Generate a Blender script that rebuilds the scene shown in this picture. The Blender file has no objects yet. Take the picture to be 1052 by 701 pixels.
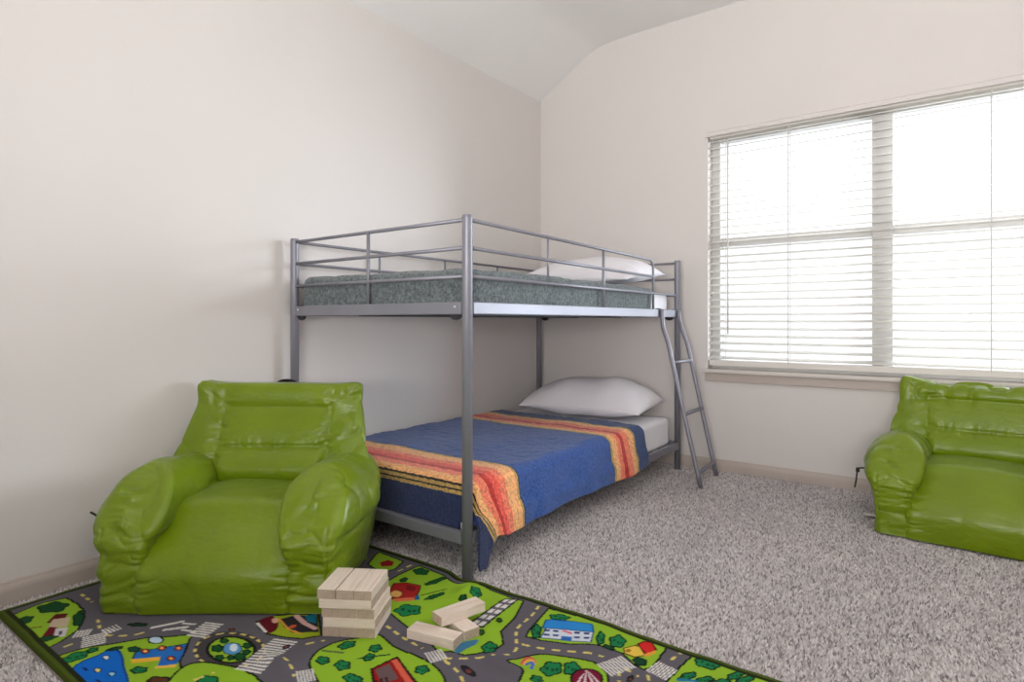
import bpy, bmesh, math, random
import numpy as np
from mathutils import Vector, Matrix

SC = bpy.context.scene
COL = SC.collection
PI = math.pi
rng = np.random.default_rng(7)
random.seed(7)

# ------------------------------------------------------------------ camera numbers
F_PX, PSI, VH = 617.96, 0.6356, 330.24
CAM = np.array([2.4184, -1.5801, 0.886])
S_, C_ = math.sin(PSI), math.cos(PSI)


def fl(u, v, z=0.006):
    """point of the floor under a measured photo position (used to lay out the rug print)"""
    r = (u - 526) / F_PX
    d = np.array([r * C_ - S_, r * S_ + C_, -(v - VH) / F_PX])
    t = (z - CAM[2]) / d[2]
    p = CAM + d * t
    return float(p[0]), float(p[1])


# ------------------------------------------------------------------ colour / materials
def lin(c):
    c = c / 255.0
    return c / 12.92 if c <= 0.04045 else ((c + 0.055) / 1.055) ** 2.4


def rgb(r, g, b):
    return (lin(r), lin(g), lin(b), 1.0)


class NT:
    def __init__(self, name):
        self.m = bpy.data.materials.new(name)
        self.m.use_nodes = True
        self.t = self.m.node_tree
        self.bsdf = self.t.nodes['Principled BSDF']
        self.out = self.t.nodes['Material Output']

    def n(self, kind, **kw):
        nd = self.t.nodes.new(kind)
        for k, v in kw.items():
            if k in nd.inputs:
                nd.inputs[k].default_value = v
            else:
                setattr(nd, k, v)
        return nd

    def l(self, a, b):
        self.t.links.new(a, b)

    def set(self, **kw):
        for k, v in kw.items():
            self.bsdf.inputs[k.replace('_', ' ')].default_value = v
        return self

    def coords(self, kind='Object', scale=(1, 1, 1)):
        tc = self.n('ShaderNodeTexCoord')
        mp = self.n('ShaderNodeMapping')
        mp.inputs['Scale'].default_value = scale
        self.l(tc.outputs[kind], mp.inputs['Vector'])
        return mp.outputs['Vector']

    def noise(self, vec, scale, detail=3.0, rough=0.55):
        nz = self.n('ShaderNodeTexNoise')
        nz.inputs['Scale'].default_value = scale
        nz.inputs['Detail'].default_value = detail
        nz.inputs['Roughness'].default_value = rough
        self.l(vec, nz.inputs['Vector'])
        return nz.outputs['Fac']

    def ramp(self, fac, stops, interp='LINEAR'):
        cr = self.n('ShaderNodeValToRGB')
        cr.color_ramp.interpolation = interp
        el = cr.color_ramp.elements
        while len(el) < len(stops):
            el.new(0.5)
        for e, (p, c) in zip(el, stops):
            e.position = p
            e.color = c
        self.l(fac, cr.inputs['Fac'])
        return cr.outputs['Color']

    def bump(self, h, strength=0.3, dist=0.002):
        b = self.n('ShaderNodeBump')
        b.inputs['Strength'].default_value = strength
        b.inputs['Distance'].default_value = dist
        self.l(h, b.inputs['Height'])
        self.l(b.outputs['Normal'], self.bsdf.inputs['Normal'])


def simple(name, col, rough=0.5, metal=0.0, var=0.06, vscale=8.0, bump=0.0, bscale=80.0, bdist=0.002, spec=0.5, sheen=0.0):
    t = NT(name)
    v = t.coords()
    f = t.noise(v, vscale)
    lo = tuple(max(0, c * (1 - var)) for c in col[:3]) + (1,)
    hi = tuple(min(1, c * (1 + var)) for c in col[:3]) + (1,)
    t.l(t.ramp(f, [(0.3, lo), (0.7, hi)]), t.bsdf.inputs['Base Color'])
    t.set(Roughness=rough, Metallic=metal)
    t.bsdf.inputs['Specular IOR Level'].default_value = spec
    if sheen:
        t.bsdf.inputs['Sheen Weight'].default_value = sheen
    if bump:
        t.bump(t.noise(v, bscale, 4), bump, bdist)
    return t.m


M = {}
M['wall'] = simple('wall_paint', rgb(222, 217, 214), 0.85, var=0.012, vscale=2, bump=0.12, bscale=160, bdist=0.0015, spec=0.2)
M['ceiling'] = simple('ceiling_paint', rgb(240, 239, 238), 0.9, var=0.012, vscale=2, bump=0.12, bscale=120, bdist=0.0015, spec=0.2)
M['trim'] = simple('trim_paint', rgb(190, 178, 170), 0.5, var=0.02)
M['sill'] = simple('sill_paint', rgb(214, 208, 202), 0.45, var=0.02)
M['vinyl'] = simple('window_vinyl', rgb(205, 203, 200), 0.4, var=0.01)
M['metal'] = simple('silver_grey_metal', rgb(140, 140, 150), 0.45, 0.35, var=0.03)
M['dark_metal'] = simple('dark_grey_metal', rgb(58, 58, 62), 0.5, 0.4, var=0.05)
M['bright_metal'] = simple('bolt_metal', rgb(225, 225, 225), 0.3, 0.6, var=0.02)
M['sheet'] = simple('white_cotton', rgb(242, 241, 246), 0.85, var=0.015, bump=0.15, bscale=300, bdist=0.001, spec=0.2)
M['pillow'] = simple('pillow_cotton', rgb(242, 240, 246), 0.85, var=0.015, bump=0.12, bscale=300, bdist=0.001, spec=0.2)
M['cord'] = simple('black_cord', rgb(26, 24, 24), 0.7, var=0.1)
M['tag'] = simple('white_tag', rgb(225, 222, 215), 0.8, var=0.02)
M['floor'] = simple('carpet_backing', rgb(158, 150, 148), 0.95, var=0.2, vscale=90, spec=0.1)


def mat_green():
    t = NT('green_nylon')
    v = t.coords()
    f = t.noise(v, 5, 2)
    t.l(t.ramp(f, [(0.3, rgb(108, 131, 4)), (0.7, rgb(117, 140, 8))]), t.bsdf.inputs['Base Color'])
    t.set(Roughness=0.36)
    t.bsdf.inputs['Specular IOR Level'].default_value = 0.5
    t.bsdf.inputs['Sheen Weight'].default_value = 0.06
    t.bsdf.inputs['Sheen Roughness'].default_value = 0.4
    nz = t.noise(t.coords(scale=(1, 1, 1.7)), 11, 3, .5)
    sb = t.n('ShaderNodeMath', operation='SUBTRACT')
    t.l(nz, sb.inputs[0])
    sb.inputs[1].default_value = 0.5
    ab = t.n('ShaderNodeMath', operation='ABSOLUTE')
    t.l(sb.outputs[0], ab.inputs[0])
    t.bump(ab.outputs[0], 0.35, 0.02)
    return t.m


M['green'] = mat_green()


def mat_fuzzy(name, lo, hi):
    t = NT(name)
    v = t.coords()
    f = t.noise(v, 75, 6, 0.75)
    t.l(t.ramp(f, [(0.37, lo), (0.63, hi)]), t.bsdf.inputs['Base Color'])
    t.set(Roughness=0.95)
    t.bsdf.inputs['Specular IOR Level'].default_value = 0.1
    t.bsdf.inputs['Sheen Weight'].default_value = 0.3
    t.bump(t.noise(v, 140, 5, 0.7), 0.8, 0.006)
    return t.m


M['upper_blanket'] = mat_fuzzy('grey_green_plush', rgb(66, 74, 76), rgb(126, 136, 138))


def mat_stripe():
    t = NT('striped_plush')
    uv = t.n('ShaderNodeUVMap')
    uv.uv_map = 'UVMap'
    sep = t.n('ShaderNodeSeparateXYZ')
    t.l(uv.outputs['UV'], sep.inputs['Vector'])
    vec = t.coords()
    wob = t.noise(vec, 60, 3)
    ma = t.n('ShaderNodeMath', operation='MULTIPLY_ADD')
    t.l(wob, ma.inputs[0])
    ma.inputs[1].default_value = 0.006
    t.l(sep.outputs['Y'], ma.inputs[2])
    blue, shaded_blue = rgb(48, 84, 152), rgb(38, 50, 90)  # second blue is darkened to paint in the shade on the front drop
    gold, blk = rgb(196, 160, 96), rgb(40, 38, 40)
    pale, coral, red = rgb(250, 184, 122), rgb(246, 132, 100), rgb(196, 50, 44)
    L0, L1 = -0.22, 1.47

    def p(y):
        return (y - L0) / (L1 - L0)
    st = [(0.0, shaded_blue), (p(-0.015), gold), (p(-0.002), blk), (p(0.008), gold), (p(0.018), blk), (p(0.027), pale), (p(0.06), coral),
          (p(0.105), red), (p(0.135), rgb(238, 92, 76)), (p(0.175), coral), (p(0.215), pale), (p(0.278), gold), (p(0.29), blk), (p(0.297), blue),
          (p(1.05), rgb(60, 84, 84)), (p(1.058), gold), (p(1.075), pale), (p(1.125), coral), (p(1.165), red), (p(1.195), coral), (p(1.255), pale),
          (p(1.31), gold), (p(1.328), rgb(60, 84, 84)), (p(1.337), rgb(46, 72, 122))]
    # two ramps (a ramp holds 32 stops)
    c = t.ramp(ma.outputs[0], st, 'CONSTANT')
    f = t.noise(vec, 90, 6, 0.75)
    mx = t.n('ShaderNodeMix', data_type='RGBA', blend_type='MULTIPLY')
    mx.inputs[0].default_value = 0.75
    g = t.ramp(f, [(0.36, (0.42, 0.42, 0.44, 1)), (0.64, (1.5, 1.5, 1.5, 1))])
    t.l(c, mx.inputs[6])
    t.l(g, mx.inputs[7])
    t.l(mx.outputs[2], t.bsdf.inputs['Base Color'])
    t.set(Roughness=0.95)
    t.bsdf.inputs['Specular IOR Level'].default_value = 0.1
    t.bsdf.inputs['Sheen Weight'].default_value = 0.25
    t.bump(t.noise(vec, 150, 5, 0.7), 0.7, 0.005)
    return t.m


M['stripe'] = mat_stripe()


def mat_vcol(name, rough=0.95, bump=0.0, bscale=300):
    t = NT(name)
    a = t.n('ShaderNodeAttribute')
    a.attribute_name = 'Col'
    t.l(a.outputs['Color'], t.bsdf.inputs['Base Color'])
    t.set(Roughness=rough)
    t.bsdf.inputs['Specular IOR Level'].default_value = 0.12
    if bump:
        t.bump(t.noise(t.coords(), bscale, 3), bump, 0.002)
    return t.m


M['pile'] = mat_vcol('carpet_fibre')
M['rug'] = mat_vcol('printed_rug_pile', 0.92, 0.4, 420)


def mat_wood(name, lo, hi, end):
    t = NT(name)
    v = t.coords(scale=(5, 60, 60))
    inf = t.n('ShaderNodeObjectInfo')
    add = t.n('ShaderNodeVectorMath', operation='ADD')
    t.l(v, add.inputs[0])
    sc = t.n('ShaderNodeVectorMath', operation='SCALE')
    t.l(inf.outputs['Location'], sc.inputs[0])
    sc.inputs['Scale'].default_value = 90.0
    t.l(sc.outputs[0], add.inputs[1])
    f = t.noise(add.outputs[0], 1.2, 4)
    side = t.ramp(f, [(0.3, lo), (0.5, hi), (0.72, lo)])
    # end grain: faces across the plank's own length
    tc = t.n('ShaderNodeTexCoord')
    sp = t.n('ShaderNodeSeparateXYZ')
    t.l(tc.outputs['Normal'], sp.inputs[0])
    ab = t.n('ShaderNodeMath', operation='ABSOLUTE')
    t.l(sp.outputs['X'], ab.inputs[0])
    gt = t.n('ShaderNodeMath', operation='GREATER_THAN')
    t.l(ab.outputs[0], gt.inputs[0])
    gt.inputs[1].default_value = 0.7
    f2 = t.noise(t.coords(scale=(1, 1, 1)), 260, 3)
    endc = t.ramp(f2, [(0.3, tuple(c * 0.75 for c in end[:3]) + (1,)), (0.7, end)])
    mx = t.n('ShaderNodeMix', data_type='RGBA')
    t.l(gt.outputs[0], mx.inputs[0])
    t.l(side, mx.inputs[6])
    t.l(endc, mx.inputs[7])
    t.l(mx.outputs[2], t.bsdf.inputs['Base Color'])
    t.set(Roughness=0.6)
    return t.m


M['wood'] = mat_wood('pale_pine', rgb(218, 198, 178), rgb(234, 218, 204), rgb(198, 176, 157))


def mat_glass():
    t = NT('window_glass')
    t.t.nodes.remove(t.bsdf)
    a = t.n('ShaderNodeBsdfTransparent')
    g = t.n('ShaderNodeBsdfGlossy')
    g.inputs['Roughness'].default_value = 0.02
    mx = t.n('ShaderNodeMixShader')
    lw = t.n('ShaderNodeFresnel')
    lw.inputs['IOR'].default_value = 1.2
    t.l(lw.outputs[0], mx.inputs[0])
    t.l(a.outputs[0], mx.inputs[1])
    t.l(g.outputs[0], mx.inputs[2])
    t.l(mx.outputs[0], t.out.inputs['Surface'])
    return t.m


M['glass'] = mat_glass()


def mat_slat():
    t = NT('white_blind_slat')
    t.set(Base_Color=rgb(240, 239, 237), Roughness=0.5)
    tr = t.n('ShaderNodeBsdfTranslucent')
    tr.inputs['Color'].default_value = rgb(245, 243, 238)
    mx = t.n('ShaderNodeMixShader')
    mx.inputs[0].default_value = 0.45
    t.l(t.bsdf.outputs[0], mx.inputs[1])
    t.l(tr.outputs[0], mx.inputs[2])
    t.l(mx.outputs[0], t.out.inputs['Surface'])
    return t.m


M['slat'] = mat_slat()
M['blind'] = simple('white_blind_rail', rgb(226, 222, 216), 0.5, var=0.01)


# ------------------------------------------------------------------ object helpers
def link(o, parent=None):
    COL.objects.link(o)
    if parent:
        o.parent = parent
    return o


def mesh_obj(name, verts, faces, mat, parent=None, smooth=False, loc=None):
    me = bpy.data.meshes.new(name)
    verts = np.asarray(verts, dtype=np.float32)
    if loc is not None:
        verts = verts - np.asarray(loc, np.float32)
    if isinstance(faces, np.ndarray):
        k = faces.shape[1]
        me.vertices.add(len(verts))
        me.vertices.foreach_set('co', verts.ravel())
        me.loops.add(faces.size)
        me.loops.foreach_set('vertex_index', faces.astype(np.int32).ravel())
        me.polygons.add(len(faces))
        me.polygons.foreach_set('loop_start', np.arange(0, faces.size, k, dtype=np.int32))
        me.polygons.foreach_set('loop_total', np.full(len(faces), k, np.int32))
        me.update(calc_edges=True)
        me.validate()
    else:
        me.from_pydata([tuple(map(float, v)) for v in verts], [], faces)
        me.update()
    if smooth:
        me.polygons.foreach_set('use_smooth', np.ones(len(me.polygons), bool))
    me.materials.append(mat)
    o = bpy.data.objects.new(name, me)
    if loc is not None:
        o.location = loc
    return link(o, parent)


def bm_obj(name, bm, mat, parent=None, smooth=False, loc=None):
    if loc is not None:
        bmesh.ops.translate(bm, verts=bm.verts, vec=-Vector(loc))
    bmesh.ops.recalc_face_normals(bm, faces=bm.faces)
    me = bpy.data.meshes.new(name)
    bm.to_mesh(me)
    bm.free()
    if smooth:
        me.polygons.foreach_set('use_smooth', np.ones(len(me.polygons), bool))
    me.materials.append(mat)
    o = bpy.data.objects.new(name, me)
    if loc is not None:
        o.location = loc
    return link(o, parent)


def add_box(bm, lo, hi, bevel=0.0, seg=2, mtx=None):
    r = bmesh.ops.create_cube(bm, size=1.0)
    vs = r['verts']
    lo, hi = Vector(lo), Vector(hi)
    for v in vs:
        v.co = Vector(((v.co.x + .5) * (hi.x - lo.x) + lo.x, (v.co.y + .5) * (hi.y - lo.y) + lo.y, (v.co.z + .5) * (hi.z - lo.z) + lo.z))
    if bevel:
        es = list({e for v in vs for e in v.link_edges})
        r2 = bmesh.ops.bevel(bm, geom=es, offset=bevel, segments=seg, affect='EDGES', profile=0.6)
        vs = list({v for f in r2['faces'] for v in f.verts} | {v for v in vs if v.is_valid})
    if mtx is not None:
        bmesh.ops.transform(bm, matrix=mtx, verts=vs)
    return vs


def box(name, lo, hi, mat, parent=None, bevel=0.0, seg=2):
    bm = bmesh.new()
    add_box(bm, lo, hi, bevel, seg)
    loc = None if parent else ((lo[0] + hi[0]) / 2, (lo[1] + hi[1]) / 2, lo[2])
    return bm_obj(name, bm, mat, parent, smooth=False, loc=loc)


def catmull(pts, n=8, closed=False):
    P = [np.asarray(p, float) for p in pts]
    out = []
    m = len(P)
    rngi = range(m) if closed else range(m - 1)
    for i in rngi:
        if closed:
            a, b, c, d = P[(i - 1) % m], P[i], P[(i + 1) % m], P[(i + 2) % m]
        else:
            a, b, c, d = P[max(i - 1, 0)], P[i], P[i + 1], P[min(i + 2, m - 1)]
        for k in range(n):
            t = k / n
            out.append(0.5 * ((2 * b) + (-a + c) * t + (2 * a - 5 * b + 4 * c - d) * t * t + (-a + 3 * b - 3 * c + d) * t ** 3))
    if not closed:
        out.append(P[-1])
    return out


def tube_geo(pts, r, seg=12, square=0.0, flat=1.0):
    """swept tube; square>0 gives a rounded-square section"""
    P = [Vector(p) for p in pts]
    V, Fc = [], []
    up = None
    for i, p in enumerate(P):
        t = (P[min(i + 1, len(P) - 1)] - P[max(i - 1, 0)]).normalized()
        if up is None:
            ref = Vector((1, 0, 0)) if abs(t.z) > 0.9 else Vector((0, 0, 1))
            a = (ref - t * ref.dot(t)).normalized()
        else:
            a = (up - t * up.dot(t)).normalized()
        up = a
        b = t.cross(a)
        for k in range(seg):
            th = 2 * PI * (k + 0.5) / seg
            c, s = math.cos(th), math.sin(th)
            if square:
                e = 2 / square
                c = math.copysign(abs(c) ** e, c)
                s = math.copysign(abs(s) ** e, s)
            V.append(p + a * (r * c) + b * (r * flat * s))
    n = len(P)
    for i in range(n - 1):
        for k in range(seg):
            k2 = (k + 1) % seg
            Fc.append((i * seg + k, i * seg + k2, (i + 1) * seg + k2, (i + 1) * seg + k))
    Fc.append(tuple(range(seg))[::-1])
    Fc.append(tuple((n - 1) * seg + k for k in range(seg)))
    return V, Fc


def tube(name, pts, r, mat, parent=None, seg=12, square=0.0, flat=1.0):
    V, Fc = tube_geo(pts, r, seg, square, flat)
    o = mesh_obj(name, V, Fc, mat, parent)
    for f in o.data.polygons:
        f.use_smooth = len(f.vertices) == 4
    return o


def thing(name, label, cat, loc=(0, 0, 0), rz=0.0, group=None):
    o = bpy.data.objects.new(name, None)
    o.empty_display_size = 0.1
    o.location = loc
    o.rotation_euler = (0, 0, rz)
    COL.objects.link(o)
    return tag(o, label, cat, group)


def tag(o, label, cat, group=None, kind=None):
    o['label'] = label
    o['category'] = cat
    if group:
        o['group'] = group
    if kind:
        o['kind'] = kind
    return o


def struct(o, label=None, cat=None):
    o['kind'] = 'structure'
    if label:
        o['label'] = label
    if cat:
        o['category'] = cat
    return o


def vnoise(p, seed=0):
    """smooth value noise in -1..1 for an (N,3) array"""
    p = np.asarray(p, float) + seed * 17.37
    i = np.floor(p).astype(np.int64)
    f = p - i
    f = f * f * f * (f * (f * 6 - 15) + 10)

    def h(x, y, z):
        n = (x * 374761393 + y * 668265263 + z * 2147483647 + seed * 974711) & 0xFFFFFFFF
        n = ((n ^ (n >> 13)) * 1274126177) & 0xFFFFFFFF
        n = (n ^ (n >> 16)) & 0xFFFF
        return n / 32767.5 - 1.0
    r = 0
    for dx in (0, 1):
        for dy in (0, 1):
            for dz in (0, 1):
                w = (f[:, 0] if dx else 1 - f[:, 0]) * (f[:, 1] if dy else 1 - f[:, 1]) * (f[:, 2] if dz else 1 - f[:, 2])
                r = r + w * h(i[:, 0] + dx, i[:, 1] + dy, i[:, 2] + dz)
    return r


def ridge(p, seed=0):
    return 1.0 - 2.0 * np.abs(vnoise(p, seed))


# ------------------------------------------------------------------ the room
YW = 2.05          # inner face of the window wall
XR, YF = 3.9, -2.7
WX0, WX1, WZ0, WZ1 = 1.211, 3.010, 0.595, 2.024
SL = 0.155         # wall thickness


def room():
    bm = bmesh.new()
    add_box(bm, (-0.15, YF - .15, -0.16), (XR + .15, YW + SL, -0.012))
    struct(bm_obj('floor', bm, M['floor'], loc=(1.9, -.3, -.012)))
    bm = bmesh.new()
    add_box(bm, (-0.15, YF - .15, -0.012), (0, YW + SL, 2.50))
    struct(bm_obj('wall_left', bm, M['wall'], loc=(0, -.3, 0)))
    bm = bmesh.new()
    add_box(bm, (XR, YF - .15, -0.012), (XR + .15, YW + SL, 2.80))
    struct(bm_obj('wall_right', bm, M['wall'], loc=(XR, -.3, 0)))
    # window wall with its opening, top follows the ceiling
    top = ceil_profile()
    bm = bmesh.new()
    for lo, hi in (((0, YW, -.012), (WX0, YW + SL, 2.472)), ((WX0, YW, -.012), (WX1, YW + SL, WZ0)),
                   ((WX0, YW, WZ1), (WX1, YW + SL, 2.472)), ((WX1, YW, -.012), (XR, YW + SL, 2.472))):
        add_box(bm, lo, hi)
    poly = [(0, 2.472)] + [(x, z) for x, z in top if x > 0] + [(XR, 2.472)]
    f = [bm.verts.new((x, YW, z)) for x, z in poly]
    b = [bm.verts.new((x, YW + SL, z)) for x, z in poly]
    bm.faces.new(f)
    bm.faces.new(b[::-1])
    for i in range(len(poly)):
        j = (i + 1) % len(poly)
        bm.faces.new((f[i], b[i], b[j], f[j]))
    struct(bm_obj('wall_back', bm, M['wall'], loc=(1.9, YW, 0)))
    # wall behind the viewer, with an unseen window added to let fill light in
    bm = bmesh.new()
    ox0, ox1, oz0, oz1 = 1.6, 3.5, 0.75, 2.15
    for lo, hi in (((0, YF - .15, -.012), (ox0, YF, 2.85)), ((ox0, YF - .15, -.012), (ox1, YF, oz0)),
                   ((ox0, YF - .15, oz1), (ox1, YF, 2.85)), ((ox1, YF - .15, -.012), (XR, YF, 2.85))):
        add_box(bm, lo, hi)
    struct(bm_obj('wall_front', bm, M['wall'], loc=(1.9, YF, 0)))
    w2 = bpy.data.objects.new('fill_window', None)
    w2.location = ((ox0 + ox1) / 2, YF - .08, oz0)
    COL.objects.link(w2)
    struct(w2)
    bm = bmesh.new()
    cx = (ox0 + ox1) / 2
    for lo, hi in (((-.95, -.03, 0), (-.90, .03, 1.4)), ((.90, -.03, 0), (.95, .03, 1.4)), ((-.9, -.03, 0), (.9, .03, .05)),
                   ((-.9, -.03, 1.35), (.9, .03, 1.4)), ((-.03, -.03, .05), (.03, .03, 1.35))):
        add_box(bm, lo, hi)
    bm_obj('window_frame', bm, M['vinyl'], w2)
    for a, c in ((-.9, -.03), (.03, .9)):
        bm = bmesh.new()
        add_box(bm, (a, -.004, .05), (c, .004, 1.35))
        bm_obj('pane', bm, M['glass'], w2)
    # ceiling: sloped strip along the left wall, then flat
    bm = bmesh.new()
    n = len(top)
    y0, y1 = YF - .15, YW + SL
    lowa = [bm.verts.new((x, y0, z)) for x, z in top]
    lowb = [bm.verts.new((x, y1, z)) for x, z in top]
    hia = [bm.verts.new((x, y0, z + .15)) for x, z in top]
    hib = [bm.verts.new((x, y1, z + .15)) for x, z in top]
    for i in range(n - 1):
        bm.faces.new((lowa[i], lowb[i], lowb[i + 1], lowa[i + 1]))
        bm.faces.new((hia[i], hia[i + 1], hib[i + 1], hib[i]))
        bm.faces.new((lowa[i], lowa[i + 1], hia[i + 1], hia[i]))
        bm.faces.new((lowb[i], hib[i], hib[i + 1], lowb[i + 1]))
    bm.faces.new((lowa[0], hia[0], hib[0], lowb[0]))
    bm.faces.new((lowa[-1], lowb[-1], hib[-1], hia[-1]))
    o = bm_obj('ceiling', bm, M['ceiling'], loc=(1.9, -.3, 2.75))
    struct(o)

    # baseboards with an ogee top
    prof = [(0, 0.062), (.006, .062), (.008, .054), (.012, .046), (.014, .040), (.015, .034), (.015, -.012), (0, -.012)]

    def baseboard(name, p0, p1, nrm):
        V = []
        for p in (p0, p1):
            for d, z in prof:
                V.append((p[0] + nrm[0] * d, p[1] + nrm[1] * d, z))
        k = len(prof)
        Fc = [(i, (i + 1) % k, k + (i + 1) % k, k + i) for i in range(k)] + [tuple(range(k))[::-1], tuple(range(k, 2 * k))]
        bm = bmesh.new()
        vs = [bm.verts.new(v) for v in V]
        for f in Fc:
            bm.faces.new([vs[i] for i in f])
        struct(bm_obj(name, bm, M['trim'], loc=((p0[0] + p1[0]) / 2, (p0[1] + p1[1]) / 2, 0)))
    baseboard('baseboard_left', (0, YF), (0, YW), (1, 0))
    baseboard('baseboard_back', (0.015, YW), (XR, YW), (0, -1))
    baseboard('baseboard_right', (XR, YF), (XR, YW - .015), (-1, 0))


def ceil_profile():
    curve = catmull([(0.20, 2.597), (0.36, 2.694), (0.45, 2.736), (0.54, 2.754), (0.64, 2.76), (0.8, 2.762)], 5)
    return [(-0.15, 2.38), (0.0, 2.472)] + [(float(a), float(b)) for a, b in curve] + [(XR + .15, 2.762)]


room()


def window():
    w = bpy.data.objects.new('window_1', None)
    w.location = ((WX0 + WX1) / 2, YW + .11, WZ0)
    COL.objects.link(w)
    struct(w)

    def part(name, boxes, mat, bevel=.003):
        bm = bmesh.new()
        for lo, hi in boxes:
            add_box(bm, Vector(lo) - w.location, Vector(hi) - w.location, bevel, 1)
        return bm_obj(name, bm, mat, w)
    y0, y1 = YW + .08, YW + .15
    m0, m1 = 2.060, 2.155
    part('window_frame', [((WX0, y0, WZ0), (WX0 + .05, y1, WZ1)), ((WX1 - .05, y0, WZ0), (WX1, y1, WZ1)),
                          ((WX0 + .05, y0, WZ0), (WX1 - .05, y1, WZ0 + .05)), ((WX0 + .05, y0, WZ1 - .05), (WX1 - .05, y1, WZ1))], M['vinyl'])
    part('mullion', [((m0, y0, WZ0 + .05), (m1, y1, WZ1 - .05))], M['vinyl'])
    for a, b in ((WX0 + .05, m0), (m1, WX1 - .05)):
        part('meeting_rail', [((a, y0 + .01, 1.342), (b, y1 - .01, 1.392))], M['vinyl'])
        for z0, z1 in ((WZ0 + .05, 1.342), (1.392, WZ1 - .05)):
            yy = y0 + .03
            part('pane', [((a, yy, z0), (b, yy + .008, z1))], M['glass'], 0)
    # stool and apron below the opening, and the drywall returns are the wall itself
    bm = bmesh.new()
    add_box(bm, (1.185, YW - .035, .578), (3.036, YW + .08, .600), .005, 2)
    struct(bm_obj('trim_1', bm, M['sill'], loc=(2.1, YW, .578)))
    bm = bmesh.new()
    add_box(bm, (1.20, YW - .018, .528), (3.02, YW, .578), .004, 2)
    struct(bm_obj('trim_2', bm, M['trim'], loc=(2.1, YW, .528)))


window()


def blinds():
    t = thing('window_blind', 'white horizontal slatted blind filling the wide window', 'blind', (2.11, YW + .04, 2.0))
    lx, ly, lz = t.location
    x0, x1 = WX0 + .006 - lx, WX1 - .006 - lx
    yc = 0.0
    n = 31
    z_top, z_bot = 1.975, 0.668
    tilt = math.radians(14)
    V, Fc = [], []
    hw, th = .025, .0019
    for i in range(n):
        z = z_top + (z_bot - z_top) * i / (n - 1) - lz
        sag = .0012 * math.sin(i * 2.3)
        for x in (x0, x1):
            for q in (-1, -.5, 0, .5, 1):
                y = yc + q * hw * math.cos(tilt)
                zz = z + q * hw * math.sin(tilt) + .003 * (1 - q * q) + sag
                V.append((x, y, zz + th))
                V.append((x, y, zz - th))
        b = i * 20
        for k in range(4):
            a = b + 2 * k
            Fc.append((a, a + 2, a + 12, a + 10))
            Fc.append((a + 1, a + 11, a + 13, a + 3))
        Fc += [(b, b + 10, b + 11, b + 1), (b + 8, b + 9, b + 19, b + 18)]
        Fc += [(b + 9, b + 8, b + 6, b + 4, b + 2, b, b + 1, b + 3, b + 5, b + 7)]
        Fc += [tuple(b + 10 + j for j in (9, 7, 5, 3, 1, 0, 2, 4, 6, 8))]
    mesh_obj('slats', V, Fc, M['slat'], t)
    box('headrail', (x0, -.026, -.012), (x1, .026, .022), M['blind'], t, .002, 1)
    bm = bmesh.new()
    prof = [(-.0412, .030), (-.052, .030), (-.054, .025), (-.050, .020), (-.050, .008), (-.053, .003), (-.053, -.003), (-.046, -.004), (-.046, .01), (-.0412, .01)]
    a = [bm.verts.new((WX0 - .012 - lx, y, z)) for y, z in prof]
    b = [bm.verts.new((WX1 + .012 - lx, y, z)) for y, z in prof]
    for i in range(len(prof)):
        j = (i + 1) % len(prof)
        bm.faces.new((a[i], a[j], b[j], b[i]))
    bm.faces.new(a[::-1])
    bm.faces.new(b)
    bm_obj('valance', bm, M['wall'], t)
    box('bottom_rail', (x0, -.025, .619 - lz), (x1, .025, .652 - lz), M['blind'], t, .004, 2)
    for x in (1.30, 1.66, 2.555, 2.92):
        bm = bmesh.new()
        for y in (-.027, .027):
            add_box(bm, (x - .0022 - lx, y - .0008, .640 - lz), (x + .0022 - lx, y + .0008, -.01))
        bm_obj('ladder_cord', bm, M['vinyl'], t)
    tube('tilt_wand', [(1.330 - lx, -.036, -.03), (1.3305 - lx, -.037, .81 - lz)], .0045, M['blind'], t, 6)


blinds()


# ------------------------------------------------------------------ carpet pile
RX0, RX1, RY0, RY1 = 0.085, 2.106, -1.037, -0.004


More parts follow.
